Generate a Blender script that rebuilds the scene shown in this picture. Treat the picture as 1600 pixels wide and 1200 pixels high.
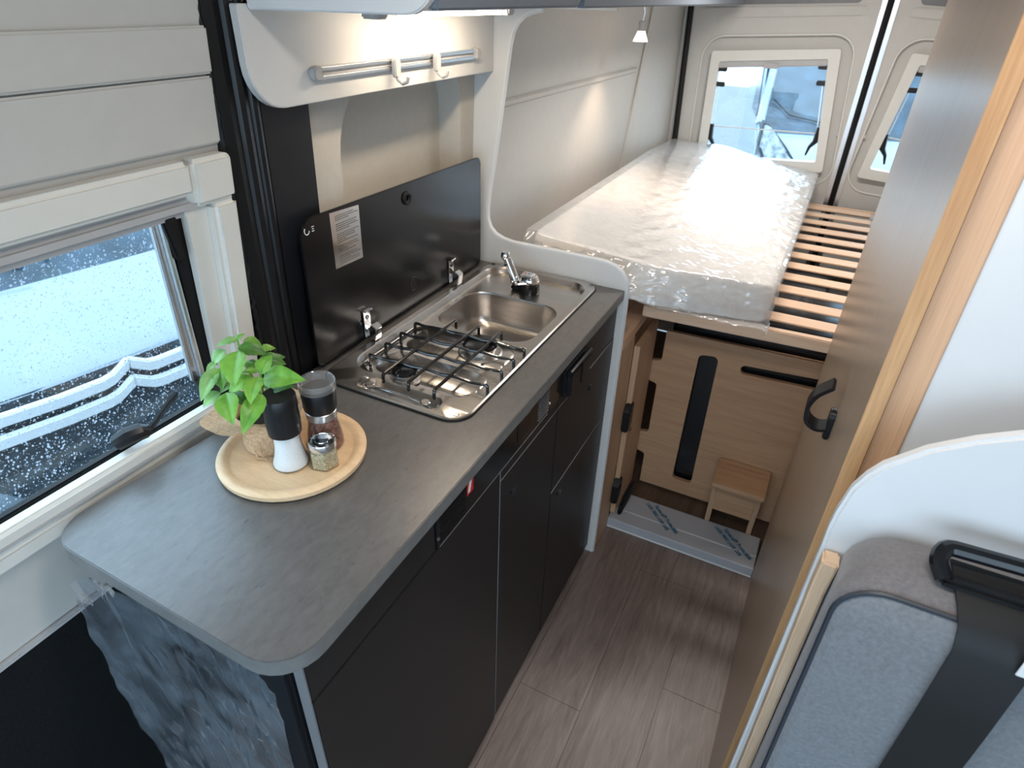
import bpy, bmesh, math, random
from mathutils import Vector, Matrix
random.seed(7)
for o in list(bpy.data.objects): bpy.data.objects.remove(o)
SC = bpy.context.scene
C = SC.collection
PI = math.pi

# ------------------------------------------------------------------ camera
cam_d = bpy.data.cameras.new('camera'); cam = bpy.data.objects.new('camera', cam_d); C.objects.link(cam)
cam_d.sensor_width = 36; cam_d.lens = 973.49/1600*36; cam_d.clip_start = .02; cam_d.clip_end = 80
_r = Vector((0.89295957, 0.44929732, 0.02747946)); _u = Vector((-0.26060025, 0.46622587, 0.8454117)); _f = Vector((-0.36702957, 0.76207963, -0.53340785))
m = Matrix.Identity(4)
for i in range(3): m[i][0] = _r[i]; m[i][1] = _u[i]; m[i][2] = -_f[i]
m.translation = Vector((0, 0, 1.6354)); cam.matrix_world = m
cam_d.dof.use_dof = True; cam_d.dof.focus_distance = 1.15; cam_d.dof.aperture_fstop = 6.3
SC.camera = cam

# ------------------------------------------------------------------ world, lamps, exposure
W = bpy.data.worlds.new('World'); SC.world = W; W.use_nodes = True
nt = W.node_tree; bg = nt.nodes['Background']
bg.inputs[0].default_value = (.62, .82, 1.0, 1); bg.inputs[1].default_value = 2.9
SC.view_settings.view_transform = 'Standard'; SC.view_settings.look = 'None'
SC.view_settings.gamma = 1; SC.view_settings.use_curve_mapping = False
SC.view_settings.exposure = 0.68

def area(name, loc, sx, sy, watts, col, rot=(0, 0, 0), spread=PI):
    l = bpy.data.lights.new(name, 'AREA'); l.shape = 'RECTANGLE'; l.size = sx; l.size_y = sy
    l.energy = watts; l.color = col; l.spread = spread
    o = bpy.data.objects.new(name, l); C.objects.link(o); o.location = loc; o.rotation_euler = rot
    return o
area('ceiling_light_front', (-.02, .42, 1.905), .5, .12, 4.0, (1, .92, .84))
area('ceiling_light_rear', (-.1, 2.2, 1.905), .5, .12, 9, (1, .94, .88))

# ------------------------------------------------------------------ materials
MATS = {}
def nodes(name):
    m = bpy.data.materials.new(name); m.use_nodes = True
    n = m.node_tree.nodes; l = m.node_tree.links
    return m, n, l, n['Principled BSDF']
def coords(n, l, scale=(1, 1, 1), rot=(0, 0, 0)):
    tc = n.new('ShaderNodeTexCoord'); mp = n.new('ShaderNodeMapping')
    mp.inputs['Scale'].default_value = scale; mp.inputs['Rotation'].default_value = rot
    l.new(tc.outputs['Object'], mp.inputs['Vector']); return mp.outputs[0]
def ramp(n, l, fac, stops):
    r = n.new('ShaderNodeValToRGB'); e = r.color_ramp.elements
    while len(e) < len(stops): e.new(.5)
    for i, (p, c) in enumerate(stops):
        e[i].position = p; e[i].color = (*c, 1)
    l.new(fac, r.inputs[0]); return r.outputs[0]
def noise(n, l, vec, scale, detail=4, rough=.55, dist=0):
    t = n.new('ShaderNodeTexNoise'); t.inputs['Scale'].default_value = scale; t.inputs['Detail'].default_value = detail
    t.inputs['Roughness'].default_value = rough; t.inputs['Distortion'].default_value = dist
    l.new(vec, t.inputs['Vector']); return t.outputs['Fac']
def bump(n, l, b, h, strength, dist=.002):
    x = n.new('ShaderNodeBump'); x.inputs['Strength'].default_value = strength; x.inputs['Distance'].default_value = dist
    l.new(h, x.inputs['Height']); l.new(x.outputs[0], b.inputs['Normal'])
def plain(name, col, rough=.5, metal=0, var=.06, scale=30, bmp=0, spec=.5, coat=0):
    m, n, l, b = nodes(name)
    v = coords(n, l); f = noise(n, l, v, scale)
    a = tuple(max(0, c*(1-var)) for c in col); d = tuple(min(1, c*(1+var)) for c in col)
    l.new(ramp(n, l, f, [(.3, a), (.7, d)]), b.inputs['Base Color'])
    b.inputs['Roughness'].default_value = rough; b.inputs['Metallic'].default_value = metal
    b.inputs['Specular IOR Level'].default_value = spec; b.inputs['Coat Weight'].default_value = coat
    if bmp: bump(n, l, b, noise(n, l, v, scale*8, 2), bmp, .0006)
    MATS[name] = m; return m
def wood(name, c1, c2, scale=(40, 40, 2.5), rough=.45, knots=2.0, bmp=.12, fine=6):
    m, n, l, b = nodes(name)
    v = coords(n, l, scale); big = noise(n, l, v, .55, 5, .6, knots)
    v2 = coords(n, l, tuple(s*fine for s in scale)); fin = noise(n, l, v2, 1.0, 3, .6)
    mx = n.new('ShaderNodeMath'); mx.operation = 'MULTIPLY_ADD'; mx.inputs[1].default_value = .35
    l.new(fin, mx.inputs[0]); 
    sc = n.new('ShaderNodeMath'); sc.operation = 'MULTIPLY'; sc.inputs[1].default_value = .68; l.new(big, sc.inputs[0])
    l.new(sc.outputs[0], mx.inputs[2])
    l.new(ramp(n, l, mx.outputs[0], [(.34, c1), (.66, c2)]), b.inputs['Base Color'])
    b.inputs['Roughness'].default_value = rough
    if bmp: bump(n, l, b, fin, bmp, .0006)
    MATS[name] = m; return m
def thin_glass(name, tint=(1, 1, 1), rough=.0, ior=1.45, gain=1.0, haze=None, haze_w=0, lo=.35, hi=1.6):
    m, n, l, b = nodes(name); out = n['Material Output']; n.remove(b)
    t = n.new('ShaderNodeBsdfTransparent'); t.inputs[0].default_value = (*tint, 1)
    g = n.new('ShaderNodeBsdfGlossy'); g.inputs['Roughness'].default_value = rough
    lw_ = n.new('ShaderNodeLayerWeight'); lw_.inputs[0].default_value = .5
    pw = n.new('ShaderNodeMath'); pw.operation = 'POWER'; pw.inputs[1].default_value = 5; l.new(lw_.outputs['Facing'], pw.inputs[0])
    fr = n.new('ShaderNodeMath'); fr.operation = 'MULTIPLY_ADD'; fr.inputs[1].default_value = .95; fr.inputs[2].default_value = .04; l.new(pw.outputs[0], fr.inputs[0])
    mu = n.new('ShaderNodeMath'); mu.operation = 'MULTIPLY'; mu.use_clamp = True; mu.inputs[1].default_value = gain; l.new(fr.outputs[0], mu.inputs[0])
    mx = n.new('ShaderNodeMixShader'); l.new(mu.outputs[0], mx.inputs[0]); l.new(t.outputs[0], mx.inputs[1]); l.new(g.outputs[0], mx.inputs[2])
    last = mx
    if haze:
        d = n.new('ShaderNodeBsdfDiffuse'); d.inputs[0].default_value = (*haze, 1)
        tr = n.new('ShaderNodeBsdfTranslucent'); tr.inputs[0].default_value = (*haze, 1)
        ad = n.new('ShaderNodeMixShader'); ad.inputs[0].default_value = .4; l.new(d.outputs[0], ad.inputs[1]); l.new(tr.outputs[0], ad.inputs[2])
        m2 = n.new('ShaderNodeMixShader'); l.new(mx.outputs[0], m2.inputs[1]); l.new(ad.outputs[0], m2.inputs[2])
        v = coords(n, l); f = noise(n, l, v, 9, 5, .65, 1.2)
        mr = n.new('ShaderNodeMapRange'); mr.inputs[1].default_value = .3; mr.inputs[2].default_value = .75
        mr.inputs[3].default_value = haze_w*lo; mr.inputs[4].default_value = min(1, haze_w*hi); l.new(f, mr.inputs[0]); l.new(mr.outputs[0], m2.inputs[0])
        last = m2
    l.new(last.outputs[0], out.inputs[0]); MATS[name] = m; return m
def emit(name, col, s):
    m, n, l, b = nodes(name)
    b.inputs['Base Color'].default_value = (*col, 1); b.inputs['Emission Color'].default_value = (*col, 1); b.inputs['Emission Strength'].default_value = s
    MATS[name] = m; return m

plain('wall', (.50, .485, .455), .55, var=.02, bmp=.05)
plain('wall_fabric', (.50, .47, .42), .8, var=.03, bmp=.15, scale=60)
plain('white_board', (.62, .615, .60), .42, var=.015)
plain('white_trim', (.66, .645, .60), .38, var=.02)
plain('white_gloss', (.68, .69, .70), .25, var=.01)
plain('black_plastic', (.007, .0075, .009), .38, var=.2, spec=.4)
plain('black_gloss', (.008, .009, .011), .16, var=.1)
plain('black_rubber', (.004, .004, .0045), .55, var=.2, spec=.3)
plain('black_wire', (.010, .010, .011), .2, var=.1, coat=.5)
plain('dark_panel', (.009, .010, .013), .42, var=.1, bmp=.06, spec=.35)
plain('carpet', (.006, .007, .008), .95, var=.4, scale=260, bmp=.6, spec=.2)
plain('front_black', (.013, .0125, .013), .42, var=.12, scale=14, bmp=.06, spec=.42)
plain('flap_grey', (.15, .175, .21), .35, var=.03)
plain('edge_grey', (.16, .16, .165), .4, var=.05)
plain('lid_glass', (.006, .006, .007), .20, var=.1, scale=6, spec=.4)
plain('chrome', (.85, .85, .86), .08, 1, var=.02)
plain('alu', (.72, .73, .74), .32, 1, var=.03)
plain('grey_plastic', (.42, .41, .41), .45, var=.04)
plain('burner_alu', (.62, .60, .58), .35, 1, var=.05)
plain('foam', (.84, .79, .74), .85, var=.03, bmp=.1)
plain('burlap', (.54, .35, .205), .9, var=.25, scale=220, bmp=.7)
plain('salt', (.82, .82, .82), .7, var=.06, scale=500, bmp=.8)
plain('pink_salt', (.22, .10, .075), .5, var=.85, scale=260, bmp=.9)
plain('herbs', (.44, .36, .22), .7, var=.6, scale=420, bmp=.9)
plain('soil', (.03, .02, .014), .95, var=.5, scale=200, bmp=.8)
plain('stem', (.20, .36, .07), .55, var=.1)
plain('van_white', (.27, .325, .38), .25, var=.03, scale=2, coat=.4)
plain('van_dark', (.022, .030, .038), .5, var=.6, scale=30)
plain('van_glass', (.035, .065, .095), .22, var=.5, scale=5)
plain('van_chrome', (.72, .75, .78), .18, 0, var=.02)
plain('head_light', (.40, .44, .48), .12, var=.6, scale=18, coat=.5)
plain('asphalt', (.13, .14, .15), .6, var=.3, scale=20)
plain('red_label', (.55, .012, .012), .4, var=.05)
plain('white_label', (.75, .74, .72), .4, var=.03)
plain('ink', (.05, .05, .05), .6, var=.1)
plain('blue_ink', (.03, .14, .24), .5, var=.2)
plain('plate_film', (.42, .43, .46), .35, .0, var=.05, scale=8)
plain('steel_sticker', (.80, .80, .80), .12, 1, var=.02)
plain('belt', (.004, .004, .0045), .6, var=.2, scale=200, bmp=.3)
plain('underbed_grey', (.10, .10, .11), .4, var=.2)
plain('piping', (.025, .03, .04), .5, var=.1)
wood('oak', (.46, .28, .17), (.60, .40, .25), (40, 40, 2.2), .45)
wood('oak_h', (.42, .24, .135), (.54, .34, .20), (2.2, 40, 40), .45)
wood('oak_edge', (.42, .22, .095), (.60, .36, .175), (70, 70, 3), .5)
wood('oak_warm', (.56, .32, .18), (.70, .44, .27), (60, 60, 2.2), .45)
wood('oak_door', (.36, .258, .18), (.43, .32, .235), (60, 60, 2.0), .30, bmp=.04)
wood('beech', (.62, .40, .26), (.76, .54, .38), (2.5, 50, 50), .5)
wood('beech_y', (.62, .39, .25), (.74, .51, .35), (50, 2.5, 50), .5)
wood('tray_wood', (.66, .43, .24), (.80, .58, .36), (14, 70, 70), .5, 1.2)
wood('floor_wood', (.13, .093, .077), (.245, .190, .165), (34, 3.2, 34), .42, 2.4, .15)
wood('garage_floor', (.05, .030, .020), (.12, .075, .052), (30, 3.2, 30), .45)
wood('light_trim', (.58, .39, .24), (.72, .54, .38), (60, 60, 3), .45)

# slate-look worktop laminate
m, n, l, b = nodes('worktop'); MATS['worktop'] = m
v = coords(n, l, (1, .45, 1), (0, 0, .35)); f1 = noise(n, l, v, 70, 8, .72, .3)
v2 = coords(n, l, (1.4, .4, 1), (0, 0, .5)); f2 = noise(n, l, v2, 120, 3, .5)
c1 = ramp(n, l, f1, [(.3, (.085, .080, .077)), (.7, (.135, .128, .124))])
c2 = ramp(n, l, f2, [(.25, (.4, .4, .4)), (.33, (1, 1, 1))])
mx = n.new('ShaderNodeMix'); mx.data_type = 'RGBA'; mx.blend_type = 'MULTIPLY'; mx.inputs[0].default_value = .7
l.new(c1, mx.inputs[6]); l.new(c2, mx.inputs[7]); l.new(mx.outputs[2], b.inputs['Base Color'])
b.inputs['Roughness'].default_value = .33; b.inputs['Specular IOR Level'].default_value = .85
bump(n, l, b, f1, .18, .0008)
plain('worktop_edge', (.135, .135, .132), .45, var=.12, scale=40)
# brushed stainless steel
m, n, l, b = nodes('steel'); MATS['steel'] = m
v = coords(n, l, (3, 220, 40)); f = noise(n, l, v, 2, 3)
l.new(ramp(n, l, f, [(.3, (.50, .475, .45)), (.7, (.60, .57, .54))]), b.inputs['Base Color'])
b.inputs['Metallic'].default_value = 1; b.inputs['Roughness'].default_value = .27
bump(n, l, b, f, .04, .0004)
# woven grey upholstery, two tones
for nm, ca, cb in (('fabric', (.125, .130, .140), (.195, .202, .215)), ('fabric_top', (.125, .115, .117), (.185, .172, .176))):
    m, n, l, b = nodes(nm); MATS[nm] = m
    v = coords(n, l); f = noise(n, l, v, 170, 6, .75); f3 = noise(n, l, v, 900, 2)
    l.new(ramp(n, l, f, [(.32, ca), (.68, cb)]), b.inputs['Base Color']); b.inputs['Roughness'].default_value = .95
    b.inputs['Sheen Weight'].default_value = .3
    bump(n, l, b, f3, .5, .001)
# leaves
for nm, ca, cb in (('leaf', (.085, .26, .022), (.22, .46, .06)), ('leaf_pale', (.13, .31, .08), (.28, .50, .17)), ('leaf_dark', (.03, .11, .012), (.09, .24, .03))):
    m, n, l, b = nodes(nm); MATS[nm] = m
    v = coords(n, l); f = noise(n, l, v, 45, 3)
    l.new(ramp(n, l, f, [(.3, ca), (.7, cb)]), b.inputs['Base Color']); b.inputs['Roughness'].default_value = .42
    b.inputs['Subsurface Weight'].default_value = .12; b.inputs['Subsurface Radius'].default_value = (.002, .004, .001); 
    bump(n, l, b, noise(n, l, v, 240, 3), .25, .001)
thin_glass('pane', (.93, .98, 1.0))
thin_glass('jar_glass', (.96, .97, .97), gain=1.4)
thin_glass('clear_plastic', (.96, .97, .98), .03, gain=2.2, haze=(.8, .8, .8), haze_w=.12)
thin_glass('film', (.93, .95, .97), .07, gain=3.4, haze=(.44, .52, .60), haze_w=.19, lo=.1, hi=1.9)
thin_glass('mattress_film', (.97, .98, .99), .10, gain=3.0, haze=(.93, .95, .97), haze_w=.30, lo=.85, hi=1.15)
thin_glass('raindrop', (.86, .90, .94), .05, gain=2.0, haze=(.74, .84, .93), haze_w=.42, lo=.5, hi=1.5)  # whitish haze colour stands in for daylight refracted through the drops
emit('led', (1, .86, .68), 16)
emit('lamp_glow', (1, .80, .62), 2.2)

# ------------------------------------------------------------------ mesh helpers
def wloc(o):
    v = Vector((0, 0, 0))
    while o: v += o.location; o = o.parent
    return v
def arc_poly(pts):
    """pts: (x, y, radius) corners -> polygon with rounded corners"""
    out = []; k = len(pts)
    for i in range(k):
        p = Vector(pts[i][:2]); r = pts[i][2] if len(pts[i]) > 2 else 0
        if r <= 0: out.append(tuple(p)); continue
        a = Vector(pts[i-1][:2]) - p; c = Vector(pts[(i+1) % k][:2]) - p
        la, lc = a.length, c.length; a /= la; c /= lc
        ang = math.acos(max(-1, min(1, a.dot(c)))); t = min(r/math.tan(ang/2), la*.499, lc*.499); rr = t*math.tan(ang/2)
        p1 = p+a*t; p2 = p+c*t; cen = p+(a+c).normalized()*(rr/math.sin(ang/2))
        q1 = p1-cen; q2 = p2-cen; a1 = math.atan2(q1.y, q1.x); a2 = math.atan2(q2.y, q2.x); d = (a2-a1+PI) % (2*PI)-PI
        seg = max(3, int(abs(d)/.22))
        for s in range(seg+1):
            th = a1+d*s/seg; out.append((cen.x+rr*math.cos(th), cen.y+rr*math.sin(th)))
    return out
def rrect(x0, x1, y0, y1, r):
    return arc_poly([(x0, y0, r), (x1, y0, r), (x1, y1, r), (x0, y1, r)])
FM = {'x': lambda u, v, w: (w, u, v), 'y': lambda u, v, w: (u, w, v), 'z': lambda u, v, w: (u, v, w)}

class MB:
    def __init__(s): s.bm = bmesh.new()
    def box(s, x0, x1, y0, y1, z0, z1):
        vs = [s.bm.verts.new(p) for p in ((x0, y0, z0), (x1, y0, z0), (x1, y1, z0), (x0, y1, z0), (x0, y0, z1), (x1, y0, z1), (x1, y1, z1), (x0, y1, z1))]
        for f in ((0, 3, 2, 1), (4, 5, 6, 7), (0, 1, 5, 4), (1, 2, 6, 5), (2, 3, 7, 6), (3, 0, 4, 7)): s.bm.faces.new([vs[i] for i in f])
        return s
    def prism(s, poly, a0, a1, axis='z', holes=()):
        fm = FM[axis] if isinstance(axis, str) else axis
        loops = [poly]+list(holes); rings = []
        for lp in loops:
            rings.append(([s.bm.verts.new(fm(u, v, a0)) for u, v in lp], [s.bm.verts.new(fm(u, v, a1)) for u, v in lp]))
        for A, B in rings:
            k = len(A)
            for i in range(k): s.bm.faces.new((A[i], A[(i+1) % k], B[(i+1) % k], B[i]))
        if not holes:
            s.bm.faces.new(rings[0][0][::-1]); s.bm.faces.new(rings[0][1])
        else:
            for side in (0, 1):
                ed = []
                for rg in rings:
                    A = rg[side]
                    for i in range(len(A)): ed.append(s.bm.edges.get((A[i], A[(i+1) % len(A)])))
                bmesh.ops.triangle_fill(s.bm, use_beauty=True, use_dissolve=False, edges=ed)
        return s
    def flat(s, poly, w, axis='z', holes=()):
        fm = FM[axis] if isinstance(axis, str) else axis
        ed = []
        for lp in [poly]+list(holes):
            A = [s.bm.verts.new(fm(u, v, w)) for u, v in lp]
            for i in range(len(A)): ed.append(s.bm.edges.new((A[i], A[(i+1) % len(A)])))
        bmesh.ops.triangle_fill(s.bm, use_beauty=True, use_dissolve=False, edges=ed)
        return s
    def loft(s, loops, cap0=False, cap1=False, closed=True):
        R = [[s.bm.verts.new(p) for p in lp] for lp in loops]; k = len(R[0])
        for A, B in zip(R, R[1:]):
            for i in range(k if closed else k-1):
                j = (i+1) % k; s.bm.faces.new((A[i], A[j], B[j], B[i]))
        if cap0: s.bm.faces.new(R[0][::-1])
        if cap1: s.bm.faces.new(R[-1])
        return s
    def tube(s, path, r, seg=8, closed=False, caps=True):
        P = [Vector(p) for p in path]; k = len(P); loops = []; up = None
        for i in range(k):
            a = P[i-1] if (i or closed) else P[i]; c = P[(i+1) % k] if (i < k-1 or closed) else P[i]
            t = (c-a).normalized()
            if up is None: up = Vector((0, 0, 1)) if abs(t.z) < .9 else Vector((1, 0, 0))
            u = (up-t*up.dot(t)); u = u.normalized() if u.length > 1e-6 else t.orthogonal().normalized(); up = u
            v = t.cross(u); rr = r[i] if isinstance(r, (list, tuple)) else r
            loops.append([P[i]+(u*math.cos(2*PI*q/seg)+v*math.sin(2*PI*q/seg))*rr for q in range(seg)])
        if closed: loops.append(loops[0])
        s.loft(loops, caps and not closed, caps and not closed); return s
    def ribbon(s, path, wvec, thick, tvecs=None):
        P = [Vector(p) for p in path]; w = Vector(wvec)*.5; loops = []
        for i, p in enumerate(P):
            t = (P[min(i+1, len(P)-1)]-P[max(i-1, 0)]).normalized(); nn = t.cross(w).normalized()*thick*.5
            loops.append([p-w-nn, p+w-nn, p+w+nn, p-w+nn])
        return s.loft(loops, True, True)
    def lathe(s, prof, cen, seg=32, cap0=False, cap1=False):
        x, y, z = cen
        return s.loft([[(x+r*math.cos(2*PI*q/seg), y+r*math.sin(2*PI*q/seg), z+h) for q in range(seg)] for r, h in prof], cap0, cap1)
    def disc_x(s, x0, x1, y, z, r, seg=20):
        return s.prism([(y+r*math.cos(2*PI*q/seg), z+r*math.sin(2*PI*q/seg)) for q in range(seg)], x0, x1, 'x')
    def grid(s, nu, nv, fn):
        V = [[s.bm.verts.new(fn(i/nu, j/nv)) for j in range(nv+1)] for i in range(nu+1)]
        for i in range(nu):
            for j in range(nv): s.bm.faces.new((V[i][j], V[i+1][j], V[i+1][j+1], V[i][j+1]))
        return s
    def bevel(s, off, seg=2, ang=.6):
        s.bm.normal_update()
        bmesh.ops.recalc_face_normals(s.bm, faces=s.bm.faces)
        es = [e for e in s.bm.edges if len(e.link_faces) == 2 and e.calc_face_angle(0) > ang]
        bmesh.ops.bevel(s.bm, geom=es, offset=off, segments=seg, affect='EDGES', clamp_overlap=True); return s
    def build(s, name, mat, parent=None, smooth=.6, recalc=True, dbl=False):
        bm = s.bm
        if dbl: bmesh.ops.remove_doubles(bm, verts=bm.verts, dist=1e-5)
        if recalc: bmesh.ops.recalc_face_normals(bm, faces=bm.faces)
        me = bpy.data.meshes.new(name)
        if parent: off = wloc(parent); loc = Vector((0, 0, 0))
        else:
            xs = [v.co for v in bm.verts]
            off = Vector(((min(p.x for p in xs)+max(p.x for p in xs))/2, (min(p.y for p in xs)+max(p.y for p in xs))/2, min(p.z for p in xs))); loc = off
        for v in bm.verts: v.co -= off
        bm.to_mesh(me); bm.free()
        if smooth: me.shade_smooth(); me.set_sharp_from_angle(angle=smooth)
        if mat: me.materials.append(MATS[mat] if isinstance(mat, str) else mat)
        o = bpy.data.objects.new(name, me); C.objects.link(o); o.location = loc; o.parent = parent
        return o
def thing(name, label, cat, loc=(0, 0, 0), group=None):
    o = bpy.data.objects.new(name, None); C.objects.link(o); o.location = loc; o.empty_display_size = .05
    o['label'] = label; o['category'] = cat
    if group: o['group'] = group
    return o
def tag(o, label, cat, group=None):
    o['label'] = label; o['category'] = cat
    if group: o['group'] = group
    return o
def struct(o, label=None):
    o['kind'] = 'structure'
    if label: o['label'] = label
    return o
def box(name, mat, parent, x0, x1, y0, y1, z0, z1, bev=0, seg=2):
    b = MB().box(x0, x1, y0, y1, z0, z1)
    if bev: b.bevel(bev, seg)
    return b.build(name, mat, parent)
def text_mesh(name, body, size, mat, parent, M, ext=.0003):
    cu = bpy.data.curves.new(name, 'FONT'); cu.body = body; cu.size = size; cu.extrude = ext; cu.offset = size*.032; cu.resolution_u = 2
    to = bpy.data.objects.new(name+'_tmp', cu); C.objects.link(to)
    bpy.context.view_layer.update()
    me = bpy.data.meshes.new_from_object(to.evaluated_get(bpy.context.evaluated_depsgraph_get()))
    bpy.data.objects.remove(to); bpy.data.curves.remove(cu)
    me.transform(M); me.transform(Matrix.Translation(-wloc(parent)))
    me.materials.clear(); me.materials.append(MATS[mat])
    o = bpy.data.objects.new(name, me); C.objects.link(o); o.parent = parent; return o
def copy_tree(o, parent=None):
    c = o.copy(); C.objects.link(c); c.parent = parent
    for ch in list(o.children): copy_tree(ch, c)
    return c
def wig(seed):
    rr = random.Random(seed); K = [(rr.uniform(-1, 1), rr.uniform(-1, 1), rr.uniform(0, 6.28)) for _ in range(14)]
    def f(x, y, fr):
        return sum(math.sin(fr*(1+i*.45)*(a*x+b*y)+p)/(1+i*.35) for i, (a, b, p) in enumerate(K))/4
    return f

# ================================================================== STRUCTURE
# ---- floor with planks
fl = struct(box('floor', 'garage_floor', None, -.95, .95, -.9, 3.2, -.05, -.004))
seams = {-.582: (.2, 1.3), -.402: (.25, .95), -.222: (.62, 1.50), -.042: (.33, 1.12), .138: (.5, 1.4)}
for x0, cuts in seams.items():
    ys = [-.9, *cuts, 1.643]
    for a, c in zip(ys, ys[1:]):
        MB().box(x0+.0006, x0+.1794, a+.0006, c-.0006, -.004, 0).build('plank', 'floor_wood', fl, smooth=0)
# raised garage floor behind the step
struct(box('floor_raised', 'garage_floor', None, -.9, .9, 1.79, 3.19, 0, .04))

# ---- ceiling
struct(box('ceiling', 'wall', None, -.95, .95, -.9, 3.25, 1.91, 1.95))
# ---- right wall (hidden behind the wardrobe)
struct(box('wall_right', 'wall', None, .93, .96, -.3, 3.25, -.05, 1.91))

# ---- added unseen front wall behind the viewpoint, its windscreen opening sized to limit daylight
struct(MB().prism([(-.95, -.05), (.95, -.05), (.95, 1.91), (-.95, 1.91)], -.92, -.90, 'y', [rrect(-.80, .80, .50, 1.64, .12)]).build('wall_front_baffle', 'edge_grey', None))
# ---- left wall: leaning inward with height  x = .1 z - .98 + off
def wl(u, v, w): return (.1*v-.98+w, u, v)
door_hole = rrect(-.40, .655, .985, 1.40, .01)
lw = struct(MB().prism([(-.9, .765), (.692, .765), (.692, 1.91), (-.9, 1.91)], -.03, -.004, wl, [door_hole]).build('wall_left', 'wall', None))
MB().prism([(-.9, 1.43), (.690, 1.43), (.690, 1.5215), (-.9, 1.5215)], -.004, .006, wl).bevel(.003).build('lower_trim_panel', 'wall', lw)
MB().prism([(-.9, 1.5245), (.690, 1.5245), (.690, 1.584), (-.9, 1.584)], -.004, .009, wl).bevel(.003).build('upper_trim_panel', 'wall', lw)
# rail below the window and the carpeted lower part
MB().prism([(-.9, .94), (.692, .94), (.692, .972), (-.9, .972)], -.004, .022, wl).bevel(.006, 3).build('sill_rail', 'white_trim', lw)
MB().prism([(-.9, .765), (.692, .765), (.692, .775), (-.9, .775)], -.004, .006, wl).bevel(.002).build('edge_strip', 'grey_plastic', lw)
MB().prism([(-.9, -.05), (.692, -.05), (.692, .764), (-.9, .764)], -.03, -.002, wl).build('lower_carpet', 'carpet', lw)
def wk_(u, v, w): return (.03*(v-1)-.888+w, u, v)
# ---- left wall behind the kitchen: plate with a rounded recess
hole = arc_poly([(.977, .60, .05), (1.43, .60, .05), (1.43, 1.50, .10), (.977, 1.50, .15)])
wk = struct(MB().prism([(.70, -.05), (1.512, -.05), (1.512, 1.91), (.70, 1.91)], .008, .022, wk_, [hole]).build('wall_left_kitchen', 'wall_fabric', None))
MB().prism([(.70, -.05), (1.512, -.05), (1.512, 1.91), (.70, 1.91)], -.044, -.036, wk_).build('recess_back', 'wall_fabric', wk)
rim = [wk_(u, v, .022) for u, v in hole]; rim2 = [wk_(u+(1.2-u)*.03, v+(1.05-v)*.03, -.036) for u, v in hole]
MB().loft([rim, rim2]).build('recess_side', 'wall_fabric', wk)
# ---- left wall of the bed area
def wb(z): return .1*z-.965
plan = [(0, 1.514, 0), (.012, 2.2, 0), (.02, 2.72, 0), (.03, 2.80, .25), (.03, 3.05, .8), (.03, 3.206, 1)]
def wx(z, dx, t): return (wb(z)+dx)*(1-t)+(-.738-.03*(z-1))*t
zz = [.04, .5, .9, 1.2, 1.5, 1.91]
wbed = struct(MB().loft([[(wx(z, dx, t), y, z) for dx, y, t in plan] for z in zz], closed=False).build('wall_left_bed', 'wall', None, smooth=.5))
MB().loft([[(wb(z)+dx+o, y, z) for dx, y, t in plan[:3]] for z, o in ((1.37, .001), (1.376, .008), (1.386, .008), (1.392, .001))], closed=False).build('trim_groove', 'wall', wbed)
MB().tube([(wb(z)+.034, 2.755, z) for z in (.9, 1.1, 1.3, 1.5, 1.7)], .006, 6).build('panel_seam', 'wall', wbed)

# ---- black door seal and pillar next to the window
def ps(z, o): return .03*(z-1)-.862+o
sl = struct(MB().tube([(ps(z, 0), .712, z) for z in (.5, .9, 1.2, 1.5, 1.9)], .024, 10).build('trim_1', 'black_rubber', None))
rr = random.Random(3)
MB().tube([(ps(z, .016)+rr.uniform(-.001, .001), .6925+rr.uniform(-.0018, .0018), z) for z in [.9+i*.008 for i in range(120)]], .0050, 5).build('fuzzy_lip', 'black_rubber', sl)
MB().tube([(ps(z, .012), .740, z) for z in (.5, .9, 1.2, 1.5, 1.9)], .014, 10).build('seal_ridge', 'black_plastic', sl)
MB().tube([(ps(z, .016), .762, z) for z in (.5, .9, 1.2, 1.5, 1.9)], .010, 10).build('seal_ridge', 'black_plastic', sl)
struct(MB().prism([(.768, .5), (.872, .5), (.886, 1.9), (.768, 1.9)], .012, .048, wk_).bevel(.004).build('trim_2', 'dark_panel', None))

# ---- partition between kitchen and bed
pp = [(-.397, 0), (-.397, .93), (-.3985, .985), (-.405, 1.003), (-.418, 1.022), (-.437, 1.034), (-.462, 1.040), (-.49, 1.041), (-.62, 1.042), (-.735, 1.043), (-.765, 1.048), (-.79, 1.058), (-.808, 1.075), (-.817, 1.099), (-.8175, 1.13), (-.812, 1.175), (-.7957, 1.273), (-.7715, 1.4425), (-.7590, 1.53), (-.753, 1.555), (-.741, 1.576), (-.725, 1.590), (-.705, 1.5985), (-.677, 1.604), (-.5, 1.606), (-.5, 1.6095), (-.96, 1.6095), (-.96, 0)]
part_w = struct(MB().prism(pp, 1.4975, 1.513, 'y').build('wall_partition', 'white_board', None))
edge = [(x, 1.5052, z) for x, z in pp[0:24]]
MB().tube(edge, .0082, 6).build('edge_band', 'white_gloss', part_w)

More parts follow.
